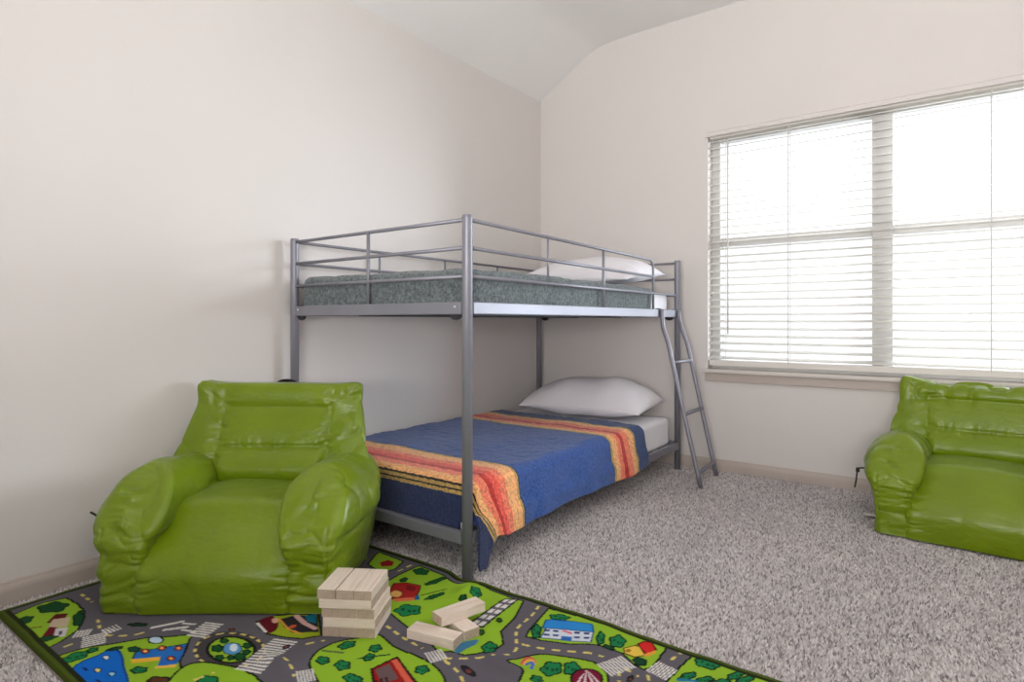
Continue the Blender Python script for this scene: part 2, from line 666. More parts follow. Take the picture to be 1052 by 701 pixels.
def carpet():
    sp = 0.0070
    xs = np.arange(0.018, 3.6, sp)
    ys = np.arange(-1.45, YW - .018, sp)
    X, Y = np.meshgrid(xs, ys)
    X = X.ravel() + rng.uniform(-.45, .45, X.size) * sp
    Y = Y.ravel() + rng.uniform(-.45, .45, Y.size) * sp
    keep = ~((X > RX0 - .009) & (X < RX1 + .009) & (Y > RY0 - .009) & (Y < RY1 + .009))
    for fx, fy, fr_ in ((.051, 0, .032), (1.061, 0, .032), (.051, 1.95, .032), (1.061, 1.95, .032), (1.319, 1.616, .026), (1.300, 1.932, .026)):
        keep &= np.hypot(X - fx, Y - fy) > fr_
    keep &= (X > .017) & (Y < YW - .017)
    # only what the camera (or one a step to its side) could see
    dx, dy = X - CAM[0], Y - CAM[1]
    w = -S_ * dx + C_ * dy
    r = C_ * dx + S_ * dy
    keep &= (w > 0.9) & (np.abs(r) < 1.05 * w + .35)
    X, Y = X[keep], Y[keep]
    n = len(X)
    rad = rng.uniform(.0042, .0068, n)
    hgt = rng.uniform(.007, .0145, n)
    ang = rng.uniform(0, 2 * PI, n)
    lean = rng.uniform(0, .006, n)
    # the pile is brushed this way and that in broad patches
    P3 = np.stack([X, Y, 0 * X], 1)
    la = 2.6 * vnoise(P3 * 2.3, 71) * 2 + rng.normal(0, .8, n)
    V = np.zeros((n, 4, 3), np.float32)
    for k in range(3):
        a = ang + k * 2 * PI / 3
        V[:, k, 0] = X + rad * np.cos(a)
        V[:, k, 1] = Y + rad * np.sin(a)
        V[:, k, 2] = -.0125
    V[:, 3, 0] = X + lean * np.cos(la)
    V[:, 3, 1] = Y + lean * np.sin(la)
    V[:, 3, 2] = -.0125 + hgt
    V[:, :, 0] = np.clip(V[:, :, 0], .0005, None)
    V[:, :, 1] = np.clip(V[:, :, 1], None, YW - .0005)
    base = (np.arange(n) * 4)[:, None]
    Fc = np.concatenate([base + np.array([[0, 1, 3]]), base + np.array([[1, 2, 3]]), base + np.array([[2, 0, 3]])], axis=0)
    o = mesh_obj('carpet_pile', V.reshape(-1, 3), Fc, M['pile'])
    pal = np.array([rgb(228, 221, 220), rgb(212, 205, 204), rgb(194, 186, 186), rgb(152, 145, 146), rgb(238, 233, 232)])[:, :3]
    pick = rng.choice(5, n, p=[.28, .27, .2, .13, .12])
    c = pal[pick] * rng.uniform(.85, 1.12, (n, 1)) * (1 + .06 * vnoise(P3 * 4, 73))[:, None]
    col = np.ones((n, 4, 4), np.float32)
    col[:, :, :3] = c[:, None, :]
    at = o.data.color_attributes.new('Col', 'FLOAT_COLOR', 'POINT')
    at.data.foreach_set('color', col.ravel())
    tag(o, 'speckled grey and beige cut pile carpet covering the floor', 'carpet', kind='stuff')


carpet()


# ------------------------------------------------------------------ play rug
def rug():
    d = .003
    nx = int(round((RX1 - RX0) / d)) + 1
    ny = int(round((RY1 - RY0) / d)) + 1
    xs = np.linspace(RX0, RX1, nx)
    ys = np.linspace(RY0, RY1, ny)
    X, Y = np.meshgrid(xs, ys, indexing='ij')
    COLR = np.zeros((nx, ny, 3))

    def C3(r, g, b):
        return np.array(rgb(r, g, b)[:3])
    GRASS, ROAD, BLACK, WHITE = C3(142, 182, 46), C3(97, 93, 101), C3(24, 26, 20), C3(216, 212, 208)
    YEL, DKG, GRN = C3(214, 196, 112), C3(24, 66, 44), C3(28, 122, 72)
    COLR[:] = ROAD

    def win(P, pad=.01):
        i0 = max(0, int((P[:, 0].min() - pad - RX0) / d))
        i1 = min(nx, int((P[:, 0].max() + pad - RX0) / d) + 2)
        j0 = max(0, int((P[:, 1].min() - pad - RY0) / d))
        j1 = min(ny, int((P[:, 1].max() + pad - RY0) / d) + 2)
        return slice(i0, max(i0, i1)), slice(j0, max(j0, j1))

    def fill(P, c):
        P = np.asarray(P)
        si, sj = win(P)
        x, y = X[si, sj], Y[si, sj]
        if x.size == 0:
            return
        ins = np.zeros(x.shape, bool)
        n = len(P)
        for i in range(n):
            (x1, y1), (x2, y2) = P[i], P[(i + 1) % n]
            if y1 == y2:
                continue
            cond = ((y1 > y) != (y2 > y)) & (x < (x2 - x1) * (y - y1) / (y2 - y1) + x1)
            ins ^= cond
        COLR[si, sj][ins] = c

    def stroke(P, wd, c, closed=False, dash=None):
        P = np.asarray(P)
        if closed:
            P = np.vstack([P, P[:1]])
        acc = 0.0
        for a, b in zip(P[:-1], P[1:]):
            L = float(np.hypot(*(b - a)))
            if L < 1e-6:
                continue
            si, sj = win(np.array([a, b]), wd)
            x, y = X[si, sj], Y[si, sj]
            if x.size:
                tt = ((x - a[0]) * (b[0] - a[0]) + (y - a[1]) * (b[1] - a[1])) / (L * L)
                tc = np.clip(tt, 0, 1)
                dd = np.hypot(x - a[0] - tc * (b[0] - a[0]), y - a[1] - tc * (b[1] - a[1]))
                msk = dd < wd / 2
                if dash:
                    msk &= (tt >= 0) & (tt <= 1)
                    msk &= ((acc + tc * L) % dash) < dash * .55
                COLR[si, sj][msk] = c
            acc += L

    def px(pts, k, ox, oy):
        return np.array([fl(ox + p[0] / k, oy + p[1] / k) for p in pts])
    A = lambda *p: px(p, 5.26, 0, 600)
    B = lambda *p: px(p, 5.26, 180, 600)
    Cc = lambda *p: px(p, 5.26, 320, 600)
    D = lambda *p: px(p, 5.26, 500, 600)
    E = lambda *p: px(p, 5.26, 640, 620)
    Fz = lambda *p: px(p, 4.782, 300, 560)
    G = lambda *p: px(p, 2.391, 380, 560)
    sm = lambda P: np.array(catmull(list(P), 6, True))
    smo = lambda P: np.array(catmull(list(P), 8, False))

    def island(P, smooth=True, c=GRASS, ol=.006):
        Q = sm(P) if smooth else P
        fill(Q, c)
        stroke(Q, ol, BLACK, True)

    def ell(cx, cy, rx, ry, c, K, ol=0, rot=0.0):
        th = np.linspace(0, 2 * PI, 28, endpoint=False)
        ca, sa = math.cos(rot), math.sin(rot)
        P = K(*[(cx + rx * math.cos(a) * ca - ry * math.sin(a) * sa, cy + rx * math.cos(a) * sa + ry * math.sin(a) * ca) for a in th])
        fill(P, c)
        if ol:
            stroke(P, ol, BLACK, True)

    def bush(cx, cy, rx, ry, K, rot=0.0, c=None):
        c = GRN if c is None else c
        th = np.linspace(0, 2 * PI, 40, endpoint=False)
        ca, sa = math.cos(rot), math.sin(rot)
        P = []
        for a in th:
            q = 1 + .12 * math.sin(5 * a + cx)
            x, y = rx * q * math.cos(a), ry * q * math.sin(a)
            P.append((cx + x * ca - y * sa, cy + x * sa + y * ca))
        P = K(*P)
        fill(P, c)
        stroke(P, .005, C3(14, 38, 26), True)
        for k in (-.4, .1, .5):
            x, y = rx * k, ry * .2 * (1 if k > 0 else -1)
            ell(cx + x * ca - y * sa, cy + x * sa + y * ca, rx * .16, ry * .25, DKG, K)

    def wbush(x, y, rx, ry, c=None):
        th = np.linspace(0, 2 * PI, 30, endpoint=False)
        P = np.array([(x + rx * (1 + .12 * math.sin(5 * a)) * math.cos(a), y + ry * (1 + .12 * math.sin(5 * a)) * math.sin(a)) for a in th])
        fill(P, GRN if c is None else c)
        stroke(P, .005, C3(14, 38, 26), True)

    def zebra(P0, P1, width, n):
        """n white bars across the way from P0 to P1"""
        P0, P1 = np.array(P0), np.array(P1)
        dv = P1 - P0
        L = np.hypot(*dv)
        u = dv / L
        nrm = np.array([-u[1], u[0]])
        for i in range(n):
            a = P0 + dv * (i + .15) / n
            b = P0 + dv * (i + .75) / n
            fill(np.array([a - nrm * width / 2, b - nrm * width / 2, b + nrm * width / 2, a + nrm * width / 2]), WHITE)

    # --- islands
    # corner green by the left wall
    island(np.vstack([A((12, 195), (120, 150), (235, 105), (360, 78), (420, 110), (457, 150), (450, 200), (420, 250), (330, 312), (215, 372), (150, 330), (70, 260))]), False)
    for c, r, k in (((285, 130), (80, 26), -.15), ((128, 205), (52, 18), -.35), ((425, 190), (28, 40), .3)):
        bush(c[0], c[1], r[0], r[1], A, k, C3(22, 70, 34))
    fill(A((250, 215), (300, 165), (370, 160), (330, 215)), C3(92, 22, 30))
    fill(A((285, 195), (380, 180), (365, 230), (255, 245)), C3(196, 176, 150))
    fill(A((225, 290), (265, 238), (310, 236), (285, 295)), C3(104, 22, 34))
    fill(A((300, 245), (368, 235), (350, 285), (288, 293)), C3(206, 198, 204))
    fill(A((320, 258), (338, 254), (333, 276), (316, 278)), C3(70, 60, 80))
    stroke(A((110, 252), (220, 238)), .006, C3(96, 40, 30))
    bush(240, 300, 70, 12, A, -.2, C3(22, 70, 34))
    # lake island
    P = A((255, 425), (330, 388), (480, 345), (640, 320), (800, 292), (940, 285), (1052, 272))
    P2 = B((78, 300), (55, 365), (25, 420), (36, 490), (20, 560), (-60, 640), (-300, 700), (-700, 760), (-760, 640))
    island(np.vstack([P, P2]), False)
    lake = sm(A((395, 470), (440, 425), (520, 392), (590, 360), (640, 362), (662, 405), (668, 450), (690, 520), (680, 590), (560, 620), (470, 560)))
    fill(lake, C3(18, 104, 200))
    stroke(lake, .005, C3(20, 60, 120), True)
    for x, y, c in ((527, 470, C3(226, 216, 150)), (572, 400, C3(220, 226, 230)), (605, 488, C3(150, 200, 230))):
        ell(x, y, 18, 11, c, A, .003)
    for x, y in ((460, 462), (530, 525), (620, 540)):
        ell(x, y, 18, 7, C3(20, 40, 90), A, 0, .5)
    bush(405, 400, 80, 20, A, -.3)
    bush(500, 362, 30, 12, A, -.3)
    bush(620, 352, 40, 8, A, -.2, DKG)
    fill(A((735, 368), (1012, 325), (988, 392), (870, 405), (715, 408)), C3(40, 110, 190))
    stroke(A((735, 368), (1012, 325), (988, 392), (870, 405), (715, 408)), .004, BLACK, True)
    fill(A((870, 400), (985, 388), (955, 440), (850, 452)), C3(40, 104, 186))
    fill(A((705, 408), (868, 396), (862, 416), (712, 428)), C3(232, 180, 60))
    fill(A((835, 450), (955, 438), (950, 456), (840, 464)), C3(232, 190, 80))
    for x, y in ((785, 365), (875, 348), (965, 350), (925, 405)):
        ell(x, y, 22, 13, C3(190, 70, 40), A, .003)
        ell(x, y, 9, 6, C3(238, 200, 120), A)
    bush(725, 355, 32, 14, A, 0, C3(20, 70, 60))
    ell(842, 305, 40, 19, C3(190, 214, 232), A, .005)
    bush(752, 468, 42, 18, A)
    bush(860, 525, 60, 18, A, 0, C3(98, 52, 30))
    # strip of lettering-free apron marks beside the chair
    for a, b in (((825, 238), (985, 205)), ((890, 250), (1010, 235))):
        stroke(A(a, b), .012, WHITE)
    for a, b in (((990, 215), (1052, 220)), ((985, 250), (1052, 260))):
        stroke(A(a, b), .008, WHITE)
    bush(745, 222, 50, 9, A, 0, C3(30, 50, 34))
    # roundabout
    ell(295, 362, 196, 104, C3(70, 65, 70), B)
    ell(302, 358, 128, 70, GRASS, B, .008)
    ell(308, 352, 52, 32, C3(90, 150, 200), B, .003)
    ell(316, 345, 22, 20, C3(214, 228, 238), B)
    for x, y, r in ((228, 350, 28), (390, 335, 22), (240, 400, 22), (350, 395, 30), (300, 400, 18), (385, 370, 20), (265, 310, 20)):
        bush(x, y, r, r * .62, B, 0, C3(24, 84, 40))
    th = np.linspace(0, 2 * PI, 72)
    stroke(B(*[(295 + 188 * math.cos(a), 362 + 94 * math.sin(a)) for a in th]), .007, YEL, False, .034)
    # airfield piece between chair and blocks
    island(B((440, 205), (520, 176), (640, 165), (775, 170), (790, 280), (690, 302), (600, 292), (500, 272), (460, 245)), False, C3(150, 168, 36))
    fill(sm(B((448, 205), (520, 176), (556, 205), (545, 250), (500, 268), (460, 240))), C3(96, 22, 34))
    fill(B((560, 195), (650, 170), (770, 176), (775, 262), (640, 268), (590, 240)), C3(46, 42, 48))
    stroke(B((655, 175), (700, 215), (755, 242)), .016, C3(212, 170, 166))
    stroke(B((560, 190), (610, 245), (680, 275)), .007, C3(214, 150, 60))
    fill(B((700, 175), (760, 165), (762, 215), (715, 205)), C3(20, 110, 140))
    ell(540, 200, 18, 14, C3(216, 160, 140), B)
    ell(635, 232, 22, 8, C3(200, 90, 60), B, 0, -.3)
    stroke(B((445, 215), (490, 262)), .008, WHITE)
    # green with the red shed in front of the blocks
    P = Cc((-10, 440), (5, 395), (55, 352), (150, 312), (320, 285), (372, 280), (450, 340), (560, 385), (640, 422), (700, 475), (725, 540), (690, 620), (500, 680), (250, 680), (90, 600), (30, 520))
    island(P)
    for x, y, rx, ry, k in ((62, 412, 34, 20, 0), (168, 440, 40, 26, 0), (345, 350, 32, 17, -.2), (192, 332, 46, 17, -.25), (225, 515, 52, 24, .2), (597, 460, 36, 22, -.1), (310, 395, 30, 16, -.3)):
        bush(x, y, rx, ry, Cc, k)
    stroke(Cc((60, 362), (170, 372)), .008, C3(90, 110, 60))
    stroke(Cc((250, 402), (420, 380)), .006, DKG)
    fill(Cc((325, 458), (462, 392), (570, 540), (480, 580), (345, 580)), C3(150, 30, 26))
    stroke(Cc((325, 458), (462, 392), (570, 540), (480, 580), (345, 580)), .007, C3(50, 16, 16), True)
    fill(Cc((432, 412), (462, 400), (552, 535), (520, 550)), C3(214, 96, 74))
    fill(Cc((345, 462), (420, 428), (470, 510), (380, 540)), C3(104, 84, 84))
    for q in (0, 26, 52):
        stroke(Cc((350 + q, 520 - q * .3), (368 + q, 575 - q * .3)), .006, C3(60, 24, 24))
    # big green with the red house behind the blocks
    P = Fz((372, 96), (410, 50), (430, 36), (545, 82), (508, 118), (440, 140))
    island(P, False)
    fill(Fz((430, 90), (470, 74), (500, 84), (492, 104), (440, 108)), C3(150, 34, 30))
    PF = Fz((470, 178), (520, 150), (622, 104), (720, 142), (838, 184), (884, 178), (950, 205))
    PG = G((300, 110), (378, 138), (356, 178), (322, 212), (328, 244), (300, 264), (232, 272), (200, 262))
    PF2 = Fz((720, 528), (640, 440), (570, 408), (535, 380), (472, 328), (466, 260))
    island(np.vstack([PF, PG, PF2]), False)
    ws, hs = C3(160, 34, 34), C3(214, 160, 90)
    fill(Fz((476, 232), (500, 190), (560, 186), (632, 200), (628, 222), (608, 268), (560, 276), (478, 268)), ws)
    stroke(Fz((476, 232), (500, 190), (560, 186), (632, 200), (628, 222), (608, 268), (560, 276), (478, 268)), .005, C3(60, 18, 18), True)
    ell(512, 242, 30, 18, hs, Fz, .003)
    fill(Fz((498, 268), (606, 258), (600, 276), (505, 284)), C3(210, 110, 70))
    fill(Fz((606, 250), (626, 244), (632, 268), (612, 274)), C3(30, 90, 140))
    fill(Fz((560, 196), (612, 206), (600, 228), (560, 222)), C3(120, 24, 28))
    bush(570, 325, 62, 26, Fz)
    bush(905, 241, 26, 22, Fz)
    bush(632, 132, 36, 14, Fz, .1, C3(24, 84, 40))
    for x, y in ((710, 176), (708, 250), (548, 172), (840, 272)):
        bush(x, y, 52 if x > 560 and x < 800 else 18, 9, Fz, -.32, C3(24, 84, 40))
    for a, b in (((650, 192), (745, 156)), ((640, 245), (770, 212)), ((660, 268), (720, 256))):
        stroke(Fz(a, b), .006, C3(24, 60, 30))
    bush(970, 508, 36, 28, Fz, -.2)
    bush(930, 430, 12, 14, Fz, 0, C3(60, 100, 30))
    bush(1018, 370, 12, 10, Fz, 0, C3(60, 100, 30))
    fill(sm(Fz((800, 520), (830, 485), (880, 470), (915, 468), (900, 490), (850, 515), (815, 535))), C3(64, 116, 150))
    # striped parking strip
    P = G((240, 196), (334, 130), (366, 132), (276, 204))
    fill(P, C3(104, 100, 110))
    stroke(P, .005, BLACK, True)
    for k in range(5):
        q = k / 5 + .04
        a = P[0] + (P[1] - P[0]) * q
        b = P[3] + (P[2] - P[3]) * q
        for s0, s1 in ((.12, .42), (.56, .88)):
            w0 = a + (b - a) * s0
            w1 = a + (b - a) * s1
            dv = (P[1] - P[0]) * .13
            fill(np.array([w0, w1, w1 + dv, w0 + dv]), WHITE)
    # school island
    P = D((335, 132), (660, 232), (985, 325), (940, 390), (890, 452), (850, 462), (800, 440), (730, 376), (600, 336), (440, 325), (300, 306), (212, 282), (228, 248))
    island(P, False)
    bush(392, 182, 52, 15, D, .12)
    bush(268, 255, 24, 38, D, .1)
    bush(614, 298, 20, 34, D, .1)
    bush(706, 312, 42, 32, D)
    bush(660, 345, 30, 10, D, .3, DKG)
    wall_ = D((328, 230), (575, 262), (562, 322), (290, 290))
    fill(wall_, C3(206, 214, 226))
    stroke(wall_, .004, C3(40, 60, 110), True)
    roof = D((318, 195), (348, 193), (568, 222), (577, 266), (322, 238), (300, 238))
    fill(roof, C3(46, 134, 206))
    stroke(roof, .004, C3(24, 60, 110), True)
    for x in (325, 372, 487, 538):
        for y in (250, 274):
            xx, yy = x, y + (x - 325) * .1
            fill(D((xx - 15, yy - 6), (xx + 16, yy - 3), (xx + 14, yy + 7), (xx - 17, yy + 4)), C3(40, 60, 120))
    fill(D((404, 282), (460, 288), (456, 312), (400, 304)), C3(44, 104, 180))
    stroke(D((412, 255), (455, 270)), .008, C3(214, 110, 130))
    fill(D((740, 350), (800, 330), (850, 345), (860, 385), (800, 398), (745, 378)), C3(226, 190, 76))
    stroke(D((740, 350), (800, 330), (850, 345), (860, 385), (800, 398), (745, 378)), .004, C3(90, 60, 20), True)
    fill(D((815, 322), (850, 308), (892, 312), (916, 352), (860, 382), (838, 352)), C3(206, 40, 40))
    stroke(D((815, 322), (850, 308), (892, 312), (916, 352), (860, 382), (838, 352)), .005, C3(90, 16, 16), True)
    fill(D((850, 380), (915, 354), (912, 372), (858, 398)), C3(222, 150, 60))
    ell(765, 362, 16, 10, C3(150, 110, 40), D)
    bush(828, 420, 36, 20, D, .2, DKG)
    # island with rainbow and striped tent
    P = D((112, 432), (255, 384), (420, 394), (560, 420), (622, 456), (655, 505), (640, 580), (520, 640), (300, 640), (170, 570), (196, 482))
    island(P)
    for r, c in ((0, C3(206, 90, 80)), (12, C3(226, 170, 70)), (24, C3(70, 110, 190))):
        stroke(smo(D((190 + r, 440), (205 + r, 405 + r), (240, 400 + r), (258 - r * .3, 425 + r * .4), (240, 462))), .009, c)
    bush(350, 460, 56, 34, D, -.1)
    bush(460, 462, 42, 36, D)
    ell(540, 515, 84, 50, C3(120, 24, 50), D, .006)
    for a in (-.9, -.3, .35, .9):
        fill(D((540, 470), (540 + 80 * a, 555), (540 + 80 * a + 22, 555)), C3(214, 196, 200))
    bush(270, 520, 30, 20, D)
    # right end green
    P = E((386, 268), (620, 340), (905, 415), (1010, 450), (960, 560), (600, 560), (200, 470), (240, 418), (300, 350))
    island(P, False)
    bush(455, 325, 66, 24, E, .25)
    for x, y, k in ((350, 392, -.3), (440, 414, -.2), (610, 388, -.35), (660, 412, -.25), (530, 428, -.1)):
        bush(x, y, 48, 18, E, k)
    stroke(E((300, 410), (390, 418)), .01, C3(30, 110, 160))
    # --- rest of the print, towards the viewer below the picture's edge
    for cx, cy, rx, ry in ((1.02, -.86, .17, .10), (1.75, -.72, .22, .14), (1.42, -.92, .12, .07), (1.78, -.42, .15, .08)):
        th = np.linspace(0, 2 * PI, 9, endpoint=False)
        P = np.array([(cx + rx * (1 + .15 * math.sin(2 * a + cx * 9)) * math.cos(a), cy + ry * math.sin(a)) for a in th])
        island(P)
        wbush(cx - rx * .4, cy + ry * .2, .03, .02)
        wbush(cx + rx * .4, cy - ry * .2, .035, .02)
    # --- road paint
    for pts in ((A((565, 278), (640, 282), (720, 278), (800, 258)),), (A((238, 386), (290, 365), (400, 325)),), (A((528, 195), (542, 250)),), (A((440, 58), (500, 100)),),
                (D((282, 120), (240, 172), (168, 236), (160, 300), (168, 335)),), (D((165, 345), (140, 375), (95, 392)),), (D((190, 326), (320, 352), (480, 368), (560, 378), (630, 396)),),
                (E((330, 250), (250, 312)),), (B((705, 332), (810, 308)),), (B((520, 392), (575, 405), (615, 440), (645, 505)),), (Cc((405, 228), (500, 295), (600, 350)),),
                (Cc((712, 402), (800, 405), (990, 400)),), (Cc((718, 412), (790, 470), (825, 540)),), (D((715, 470), (715, 531)),), (D((870, 490), (880, 531)),), (D((740, 455), (820, 500)),),
                (B((100, 525), (215, 480)),), (Fz((585, 100), (500, 140)),)):
        stroke(smo(pts[0]), .008, YEL, False, .042)
    z = lambda K, a, b, w, n: zebra(K(a)[0], K(b)[0], w, n)
    z(A, (510, 275), (505, 338), .055, 6)
    z(A, (400, 275), (492, 262), .04, 5)
    z(A, (555, 265), (650, 230), .04, 5)
    z(B, (215, 212), (105, 290), .06, 7)
    z(B, (600, 305), (385, 482), .075, 13)
    z(B, (655, 512), (755, 488), .06, 6)
    z(Cc, (625, 402), (720, 376), .05, 6)
    z(D, (632, 470), (768, 420), .06, 9)
    z(D, (893, 440), (1005, 492), .06, 8)
    z(E, (165, 345), (265, 385), .0, 1)
    # toy-road cars
    for K, x, y, rx, ry, k, c in ((Cc, 848, 468, 46, 17, .6, C3(40, 36, 44)), (D, 775, 515, 24, 12, -.9, C3(36, 40, 40)), (B, 600, 345, 22, 10, -.4, C3(48, 42, 70)), (B, 305, 248, 16, 6, 0, C3(120, 60, 30))):
        ell(x, y, rx, ry, c, K, .003, k)
        ell(x, y, rx * .35, ry * .6, C3(120, 60, 50), K, 0, k)
    # bound edge
    ed = np.minimum(np.minimum(X - RX0, RX1 - X), np.minimum(Y - RY0, RY1 - Y))
    COLR[(ed < .022) & (ed >= .012)] = C3(34, 40, 18)
    COLR[ed < .012] = C3(74, 88, 26)
    # --- relief: soft ripples, flat where things stand
    P3 = np.stack([X.ravel(), Y.ravel(), np.zeros(X.size)], 1)
    H = .0028 * vnoise(P3 * 7, 3) + .002 * vnoise(P3 * 17, 4)

    def fold(a, b, wdt, amp):
        a, b = np.array(a), np.array(b)
        L2 = ((b - a) ** 2).sum()
        t = np.clip(((P3[:, :2] - a) @ (b - a)) / L2, 0, 1)
        q = P3[:, :2] - a - t[:, None] * (b - a)
        dd = np.hypot(q[:, 0], q[:, 1])
        return amp * np.exp(-(dd / wdt) ** 2) * np.sin(np.clip(t, .02, .98) * PI) ** .5
    H += fold(fl(275, 674), fl(300, 694), .022, .010)
    H += fold(fl(500, 672), fl(545, 700), .03, .012)
    H += fold(fl(486, 601), fl(470, 618), .035, .014)
    flat = np.ones(len(P3))
    for cx, cy, rad in ((.42, -.41, .56), (1.02, -.43, .14), (1.27, -.33, .13)):
        dd = np.hypot(P3[:, 0] - cx, P3[:, 1] - cy)
        flat *= np.clip((dd - rad * .85) / (rad * .3), 0, 1)
    H = H * flat
    Z = .0065 + np.maximum(H, -.0035)
    Yw = P3[:, 1] + .006 * np.sin(P3[:, 0] * 9) * np.clip((P3[:, 1] + .2) / .2, 0, 1) * 0.5
    Yw = Yw - .024 * np.exp(-((P3[:, 0] - 1.061) / .05) ** 2) * np.clip((P3[:, 1] + .25) / .25, 0, 1)
    top = np.stack([P3[:, 0], Yw, Z], 1)
    bot = top.copy()
    bot[:, 2] = -.0115
    idx = np.arange(nx * ny).reshape(nx, ny)
    q = np.stack([idx[:-1, :-1], idx[1:, :-1], idx[1:, 1:], idx[:-1, 1:]], -1).reshape(-1, 4)
    ring = np.concatenate([idx[:, 0], idx[-1, 1:], idx[::-1, -1][1:], idx[0, ::-1][1:-1]])
    m = len(ring)
    rb = nx * ny + np.arange(m)
    r2, b2 = np.roll(ring, -1), np.roll(rb, -1)
    sk = np.stack([ring, rb, b2, r2], 1)
    o = mesh_obj('play_rug', np.vstack([top, bot[ring]]), np.vstack([q, sk]), M['rug'], smooth=True)
    col = np.ones((nx * ny + m, 4), np.float32)
    fc = COLR.reshape(-1, 3)
    col[:nx * ny, :3] = fc
    col[nx * ny:, :3] = fc[ring]
    at = o.data.color_attributes.new('Col', 'FLOAT_COLOR', 'POINT')
    at.data.foreach_set('color', col.ravel())
    tag(o, 'green and grey play rug printed with roads, houses and trees', 'rug')


rug()
RUG_TOP = .0068


# ------------------------------------------------------------------ bunk bed
BX0, BX1, BY0, BY1, BH = 0.051, 1.061, 0.0, 1.95, 1.2474


def bunk():
    t = thing('bunk_bed', 'silver grey metal bunk bed standing in the room corner', 'bunk bed', (.556, .975, 0))
    ox, oy, oz = t.location
    L = lambda *p: (p[0] - ox, p[1] - oy, p[2] - oz)
    mt = M['metal']
    for x in (BX0, BX1):
        for y in (BY0, BY1):
            post = tube('post', [L(x, y, -.012), L(x, y, BH - .004), L(x, y, BH)], .0185, mt, t, 24)
            tube('post_cap', [L(x, y, BH - .001), L(x, y, BH + .003), L(x, y, BH + .006)], .0170, mt, post, 24)

    def bx(name, lo, hi, mat=mt, parent=t, bv=.004):
        return box(name, L(*lo), L(*hi), mat, parent, bv, 2)
    for z0, z1 in ((.910, .9535), (.113, .155)):
        for x in (BX0, BX1):
            bx('side_rail', (x - .013, BY0 + .018, z0), (x + .013, BY1 - .018, z1))
        for y in (BY0, BY1):
            bx('end_rail', (BX0 + .018, y - .013, z0), (BX1 - .018, y + .013, z1))
        bm = bmesh.new()
        for i in range(13):
            y = BY0 + .10 + i * (BY1 - BY0 - .2) / 12
            add_box(bm, L(BX0 + .012, y - .02, z1 - .034), L(BX1 - .012, y + .02, z1 - .026), .002, 1)
        for x in (BX0 + .35, BX1 - .35):
            add_box(bm, L(x - .012, BY0 + .075, z1 - .046), L(x + .012, BY1 - .075, z1 - .034), .002, 1)
        bm_obj('bed_slats', bm, M['dark_metal'], t)
    # corner brackets under the upper end rails, and bolts
    for y, sy in ((BY0, 1), (BY1, -1)):
        for x, s in ((BX0, 1), (BX1, -1)):
            bm = bmesh.new()
            n = 10
            fr = [bm.verts.new(L(x + s * (.026 + .026 * (1 - math.cos(PI * k / n)) * 1.0), y - .006, .911 - .020 * math.sin(PI * k / n))) for k in range(n + 1)]
            bk = [bm.verts.new(v.co + Vector((0, .012, 0))) for v in fr]
            bm.faces.new(fr)
            bm.faces.new(bk[::-1])
            for k in range(n + 1):
                j = (k + 1) % (n + 1)
                bm.faces.new((fr[k], bk[k], bk[j], fr[j]))
            bm_obj('corner_bracket', bm, M['dark_metal'], t)
            tube('bolt', [L(x + s * .045, y - sy * .0125, .937), L(x + s * .045, y - sy * .0165, .937)], .0042, M['bright_metal'], t, 10)
    r = .0070
    zt, zm, zl = 1.238, 1.141, 1.042
    # end guards
    for y in (BY0, BY1):
        for z in (zt, zm, zl):
            tube('guard_rail', [L(BX0, y, z), L(BX1, y, z)], r, mt, t, 10)
        tube('guard_bar', [L(.545, y, .95), L(.545, y, zt)], r, mt, t, 10)
    # long guard on the wall side
    for z in (zt, zm, zl):
        tube('guard_rail', [L(BX0, BY0, z), L(BX0, BY1, z)], r, mt, t, 10)
    for y in (.49, .98, 1.47):
        tube('guard_bar', [L(BX0, y, .95), L(BX0, y, zt)], .0058, mt, t, 10)
    # long guard on the room side: top rail bends down before the ladder
    pts = [(BX1, BY0, zt)] + [(BX1, 1.53, 1.226)] + [(BX1, 1.535 + .05 * math.sin(a), 1.176 + .05 * math.cos(a)) for a in np.linspace(.1, PI / 2, 6)] + [(BX1, 1.585, .95)]
    tube('guard_rail', [L(*p) for p in pts], r, mt, t, 10)
    tube('guard_rail', [L(BX1, BY0, zm), L(BX1, 1.585, zm - .006)], r, mt, t, 10)
    tube('guard_rail', [L(BX1, BY0, zl), L(BX1, BY1, zl)], r, mt, t, 10)
    tube('guard_bar', [L(BX1, .998, .95), L(BX1, .998, 1.23)], r, mt, t, 10)
    tube('guard_bar', [L(BX1, .511, zl), L(BX1, .511, 1.234)], .0048, mt, t, 8)
    # ladder, hung on the side rail
    lad = bpy.data.objects.new('ladder', None)
    link(lad, t)
    sa = catmull([(1.087, 1.653, .950), (1.088, 1.652, .90), (1.096, 1.648, .845), (1.128, 1.642, .755), (1.165, 1.638, .60), (1.319, 1.616, -.008)], 6)
    sb = catmull([(1.087, 1.905, .950), (1.088, 1.907, .90), (1.096, 1.926, .845), (1.128, 1.927, .755), (1.165, 1.928, .60), (1.300, 1.932, -.008)], 6)
    for s in (sa, sb):
        tube('stile', [L(*p) for p in s], .0118, mt, lad, 12)
        x, y, z = s[0]
        hk = [(BX1 - .016, y, .940), (BX1 - .016, y, .956), (BX1, y, .9575), (x, y, .952), (x, y, .935)]
        tube('hook', [L(*p) for p in hk], .004, mt, lad, 8)

    def at(s, z):
        for a, b in zip(s[:-1], s[1:]):
            if (a[2] - z) * (b[2] - z) <= 0:
                k = (a[2] - z) / (a[2] - b[2] + 1e-9)
                return a + (b - a) * k
        return s[-1]
    for z in (.655, .375, .065):
        a, b = at(sa, z), at(sb, z)
        tube('rung', [L(*a), L(*b)], .0105, mt, lad, 10)


bunk()


